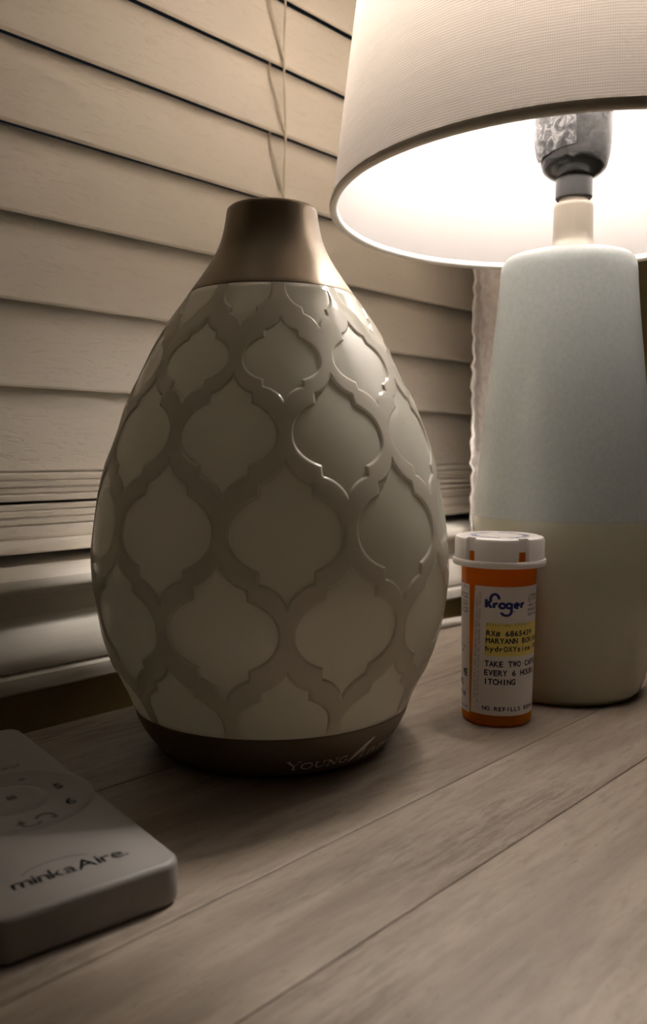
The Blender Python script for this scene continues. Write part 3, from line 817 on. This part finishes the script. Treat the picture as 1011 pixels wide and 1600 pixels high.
pr_ = [(.0112, .1990), (.0116, .2000), (.0113, .2012), (.0098, .2030), (.0090, .2055), (.0088, .2090), (.0087, .2195), (.0084, .2212), (.0076, .2220), (.0040, .2222)]
off(link('neck', lathe(pr_, 64), M['neck'], LP, smooth=50))['label'] = 'pale metal neck'
off(link('threaded_nipple', lathe([(.0050, .2220), (.0064, .2222), (.0064, .2250), (.0050, .2252)], 40), M['neck'], LP, smooth=40))
pr_ = [(.0060, .2238), (.0074, .2236), (.0081, .2242), (.0081, .2318), (.0078, .2328)]
sk = off(link('socket_collar', lathe(pr_, 48), M['grey_plastic'], LP, smooth=40))
pr_ = [(.0070, .2326), (.0085, .2330), (.0110, .2342), (.0134, .2362), (.0141, .2374), (.0150, .2405), (.0156, .2440), (.0160, .2490), (.0161, .2580), (.0158, .2583), (.0158, .2592), (.0161, .2595), (.0161, .2740), (.0150, .2760), (.0135, .2765), (.0135, .2700)]
sk = off(link('socket_shell', lathe(pr_, 64), M['black_plastic'], LP, smooth=35))
# switch key that sticks out of the socket
o = link('switch_key', lathe([(.0030, 0), (.0030, .006), (.0042, .0065), (.0042, .013), (.0036, .0138), (.0001, .0138)], 20), M['black_plastic'], sk, smooth=35)
o.location = (.0155 * math.cos(BAZ + 1.4), .0155 * math.sin(BAZ + 1.4), .266); o.rotation_euler = (0, R(90), BAZ + 1.4)
# crinkled film round the socket
def film():
    na_, nz_ = 96, 34; V = []
    rnd = random.Random(5); ph = [rnd.uniform(0, 6.28) for _ in range(6)]
    for j in range(nz_ + 1):
        t = j / nz_; z = .2350 + t * .043
        base = float(np.interp(z, [.2350, .2400, .2440, .2500, .278], [.0119, .0152, .0166, .0174, .0176]))
        for i in range(na_):
            a = 2 * PI * i / na_
            r = base + .00035 * (math.sin(5 * a + 130 * z + ph[0]) + math.sin(11 * a - 310 * z + ph[1]) + .8 * math.sin(17 * a + 520 * z + ph[2])) * min(1, t * 4 + .2)
            r = max(r, base - .0004); V.append((r * math.cos(a), r * math.sin(a), z))
    F = [(j * na_ + i, j * na_ + (i + 1) % na_, (j + 1) * na_ + (i + 1) % na_, (j + 1) * na_ + i) for j in range(nz_) for i in range(na_)]
    return pymesh('film', V, F)
LAZ = math.atan2(-LY, -LX)
off(link('plastic_wrap', film(), M['film'], LP, smooth=180))['label'] = 'crinkled clear packing film round the socket'
def sticker(a0, a1, z0, z1, skew):
    V = []; nx_, nz_ = 14, 8
    for j in range(nz_ + 1):
        for i in range(nx_ + 1):
            t = i / nx_; a = LAZ + R(a0 + (a1 - a0) * t + skew * j / nz_ * 10)
            z = z0 + (z1 - z0) * j / nz_ + t * .0035
            r = float(np.interp(z, [.2350, .2400, .2440, .2500, .278], [.0124, .0157, .0171, .0179, .0181])) + .0002 * math.sin(i * 1.7 + j)
            V.append((r * math.cos(a), r * math.sin(a), z))
    F = [(j * (nx_ + 1) + i, j * (nx_ + 1) + i + 1, (j + 1) * (nx_ + 1) + i + 1, (j + 1) * (nx_ + 1) + i) for j in range(nz_) for i in range(nx_)]
    return pymesh('sticker', V, F)
st = off(link('sticker', sticker(-84, 2, .2395, .2680, -.4), M['sticker'], LP, smooth=180)); st['label'] = 'silvery see-through sticker on the wrapped socket'
# bulb
pr_ = [(.0125, .270), (.0130, .286), (.0165, .2940), (.0225, .3060), (.0265, .3150), (.0284, .3230)]
bu = off(link('bulb', lathe(pr_, 48), M['bulb_base'], LP, smooth=180)); bu['label'] = 'light bulb with white lower housing inside the shade'
pr_ = [(.0284, .3232), (.0290, .3310), (.0282, .3400), (.0255, .3500), (.0190, .3590), (.0100, .3640), (.0001, .3660)]
link('glowing_dome', lathe(pr_, 20), M['bulb'], bu, smooth=180)
# shade, hung slightly out of level, as in the picture
SR, SZ, SHH = .1079, .21859, .205
SH = bpy.data.objects.new('shade', None); COL.objects.link(SH); SH.parent = LP; SH.empty_display_size = .02
SH.location = (0, 0, SZ)
nrm = Vector((.02223, .01376, 1)).normalized()
SH.rotation_mode = 'QUATERNION'; SH.rotation_quaternion = Vector((0, 0, 1)).rotation_difference(nrm)
TAP = .115
def rsh(z): return SR - TAP * z
bpy.data.objects.remove(SH)
pr_ = [(rsh(z), z) for z in np.linspace(0, SHH, 24)]
SH = link('shade', lathe(pr_, 160, uv=(.00078, .00104)), M['shade_cloth'], LP, smooth=180); SH['label'] = 'woven linen drum shade'
SH.location = (0, 0, SZ); SH.rotation_mode = 'QUATERNION'; SH.rotation_quaternion = Vector((0, 0, 1)).rotation_difference(nrm)
pr_ = [(rsh(z) - .0011, z) for z in np.linspace(.0012, SHH - .0012, 10)]
link('liner', lathe(pr_, 160), M['liner'], SH, smooth=180)['label'] = 'smooth white lining'
pr_ = [(rsh(.0036) + .0001, .0036), (rsh(.0030) + .0006, .0030), (rsh(0) + .0008, .0012), (rsh(0) + .0005, -.0003), (rsh(0) - .0008, -.0006), (rsh(0) - .0020, .0003)]
link('hem', lathe(pr_, 160), M['shade_hem'], SH, smooth=180)
pr_ = [(rsh(0) - .0019, .0002), (rsh(0) - .0026, .0007), (rsh(0) - .0027, .0020), (rsh(0) - .0022, .0029), (rsh(0) - .0013, .0031)]
link('rim', lathe(pr_, 160), M['liner_rim'], SH, smooth=180)['label'] = 'white inner rim'
pr_ = [(rsh(SHH) + .0003, SHH - .003), (rsh(SHH) + .0007, SHH - .0015), (rsh(SHH) + .0002, SHH + .0004), (rsh(SHH) - .002, SHH)]
link('hem', lathe(pr_, 120), M['shade_hem'], SH, smooth=180)
# spider ring and harp
V, F = [], []
zt_ = SHH - .012
for kx in range(3):
    a = R(120 * kx + 20); tube([(.004 * math.cos(a), .004 * math.sin(a), zt_), ((rsh(zt_) - .0012) * math.cos(a), (rsh(zt_) - .0012) * math.sin(a), zt_ + .004)], .0012, 8, V, F)
link('spider', pymesh('spider', V, F), M['metal'], SH, smooth=40)
V, F = [], []
hp = [(.0155, 0, .262), (.026, 0, .275), (.038, 0, .310), (.038, 0, .355), (.026, 0, .395), (.010, 0, .4095), (0, 0, .4105), (-.010, 0, .4095), (-.026, 0, .395), (-.038, 0, .355), (-.038, 0, .310), (-.026, 0, .275), (-.0155, 0, .262)]
ha = 1.1
hp = [(x * math.cos(ha), x * math.sin(ha), z) for x, _, z in hp]
tube(spline(hp, 5), .0012, 8, V, F); off(link('harp', pymesh('harp', V, F), M['metal'], LP, smooth=60))
# cord of the lamp: runs back over the table and loops behind the diffuser
cpts = [(.0300, .026, .0032), (.040, .050, .0026), (.052, .074, .0026), (.062, .094, .0026), (.070, .1035, .0026), (.0788, .1075, .0030), (.083, .1085, .0038), (.086, .1140, .0040), (.0875, .1205, .001), (.088, .1330, -.030), (.088, .1400, -.12), (.088, .1420, -.30)]
CW = [Vector(p) for p in ((.405, .228, .0028), (.4325, .2500, .0028), (.4480, .2720, .0028), (.4455, .2925, .0029), (.4180, .2985, .0029), (.3700, .2935, .0029), (.3200, .2955, .0030), (.290, .3005, .0036), (.285, .3100, .0020), (.284, .3170, -.020), (.284, .3200, -.10), (.284, .3200, -.40))]
CW[0] = Vector((LX + .040, LY + .022, .0028))
V, F = tube(spline(CW, 10), .0026, 10)
tag(link('power_cord', pymesh('cord', V, F), M['pvc'], smooth=180), 'white power cord lying along the back edge of the table behind the pill bottle', 'cord')

# ================================================================ REMOTE
RM = thing('remote_control', 'white fan remote control lying face up in the front left corner', 'remote', (.11838, .15879, 0), R(-8.1))
RW, RL, RT = .046, .1235, .0110
def rrect(x0, x1, y0, y1, r, n=8):
    P = []
    for cx, cy, a0 in ((x1 - r, y1 - r, 0), (x0 + r, y1 - r, 90), (x0 + r, y0 + r, 180), (x1 - r, y0 + r, 270)):
        for i in range(n + 1): a = R(a0 + 90 * i / n); P.append((cx + r * math.cos(a), cy + r * math.sin(a)))
    return P
def remote_body():
    V, F = [], []; lev = []
    fil = .0016
    seq = [(fil * .8, 0.0002), (fil * .3, .0006), (0, .0016), (0, RT - fil)] + [(fil * (1 - math.cos(a)), RT - fil + fil * math.sin(a)) for a in np.linspace(.3, PI / 2, 5)]
    for ins, z in seq:
        P = rrect(-RW + ins, -ins, ins, RL - ins, .0052 - min(ins, .003)); lev.append(len(V)); V += [(x, y, z) for x, y in P]
    n = len(P)
    for a, b in zip(lev, lev[1:]):
        F += [(a + i, a + (i + 1) % n, b + (i + 1) % n, b + i) for i in range(n)]
    F.append(tuple(lev[-1] + i for i in range(n))); F.append(tuple(lev[0] + i for i in range(n))[::-1])
    return pymesh('remote', V, F)
rb = link('case', remote_body(), M['remote'], RM, smooth=45)
dcx, dcy = -.0222, .0600
d = link('dial', lathe([(.0226, 0), (.0222, .00035), (.0212, .00060), (.0196, .00035), (.0186, .00022), (.0120, .00022), (.0112, .00005), (.0104, .00000)], 72), M['remote'], RM, smooth=180)
d.location = (dcx, dcy, RT); d['label'] = 'round raised keypad ring'
d2 = link('centre_button', lathe([(.0100, -.0001), (.0096, .0002), (.0085, .00085), (.0070, .00095), (.0001, .0007)], 48), M['remote'], RM, smooth=180)
d2.location = (dcx, dcy, RT)
# printed logo and key symbols
A = [[], []]
wt = put_text([[], []], 'minkaAire.', 0, 0, .0047, gap=.05)
sxx = .0285 / wt
put_text(A, 'minkaAire.', -.0375, .0105, .0047, bold=.012, gap=.05, sx=sxx)
ribbon(A, arc2(-.0255, .0150, .0085, .0038, 168, 25, 16), .00030)
wrap('brand_lettering', A, lambda x, y: (x, y, RT + .00006), M['remote_print'], rb)
A = [[], []]
put_text(A, 'AireControl', -.0300, .0842, .0026, shear=.25, bold=.02, gap=.08)
ribbon(A, arc2(-.0215, .0866, .0085, .0014, 150, 20, 12), .00016)
wrap('upper_lettering', A, lambda x, y: (x, y, RT + .00006), M['remote_print'], rb)
A = [[], []]
def at_dial(ch, x, y, h): put_text(A, ch, x - h * .38, y - h / 2, h, bold=.03)
at_dial('6', -.0090, .0490, .0044); at_dial('5', -.0078, .0615, .0042);
b_ = len(A[0]); A[0] += [(-.0165, .0722), (-.0135, .0722), (-.0150, .0740)]; A[1].append((b_, b_ + 1, b_ + 2))
# two hooked arrows
ribbon(A, arc2(-.0229, .0418, .0024, .0024, 150, 345, 10), .0011); ribbon(A, arc2(-.0186, .0428, .0024, .0024, -30, 165, 10), .0011)
b_ = len(A[0]); A[0] += [(-.0266, .0424), (-.0236, .0424), (-.0250, .0448)]; A[1].append((b_, b_ + 1, b_ + 2))
b_ = len(A[0]); A[0] += [(-.0180, .0422), (-.0150, .0422), (-.0166, .0398)]; A[1].append((b_, b_ + 1, b_ + 2))
DP = [(0, .0001), (.0104, .0001), (.0112, .00012), (.0120, .00022), (.0186, .00022), (.0196, .00035), (.0212, .0006), (.0222, .00035), (.03, 0)]
def on_dial(x, y):
    q_ = math.hypot(x - dcx, y - dcy); return (x, y, RT + float(np.interp(q_, [p[0] for p in DP], [p[1] for p in DP])) + .00007)
wrap('key_symbols', A, on_dial, M['remote_print'], d).location = (-dcx, -dcy, -RT)
link('stop_symbol', boxes([(-.0013, .0013, -.0013, .0013, .00078, .00088)]), M['remote_print'], d2)
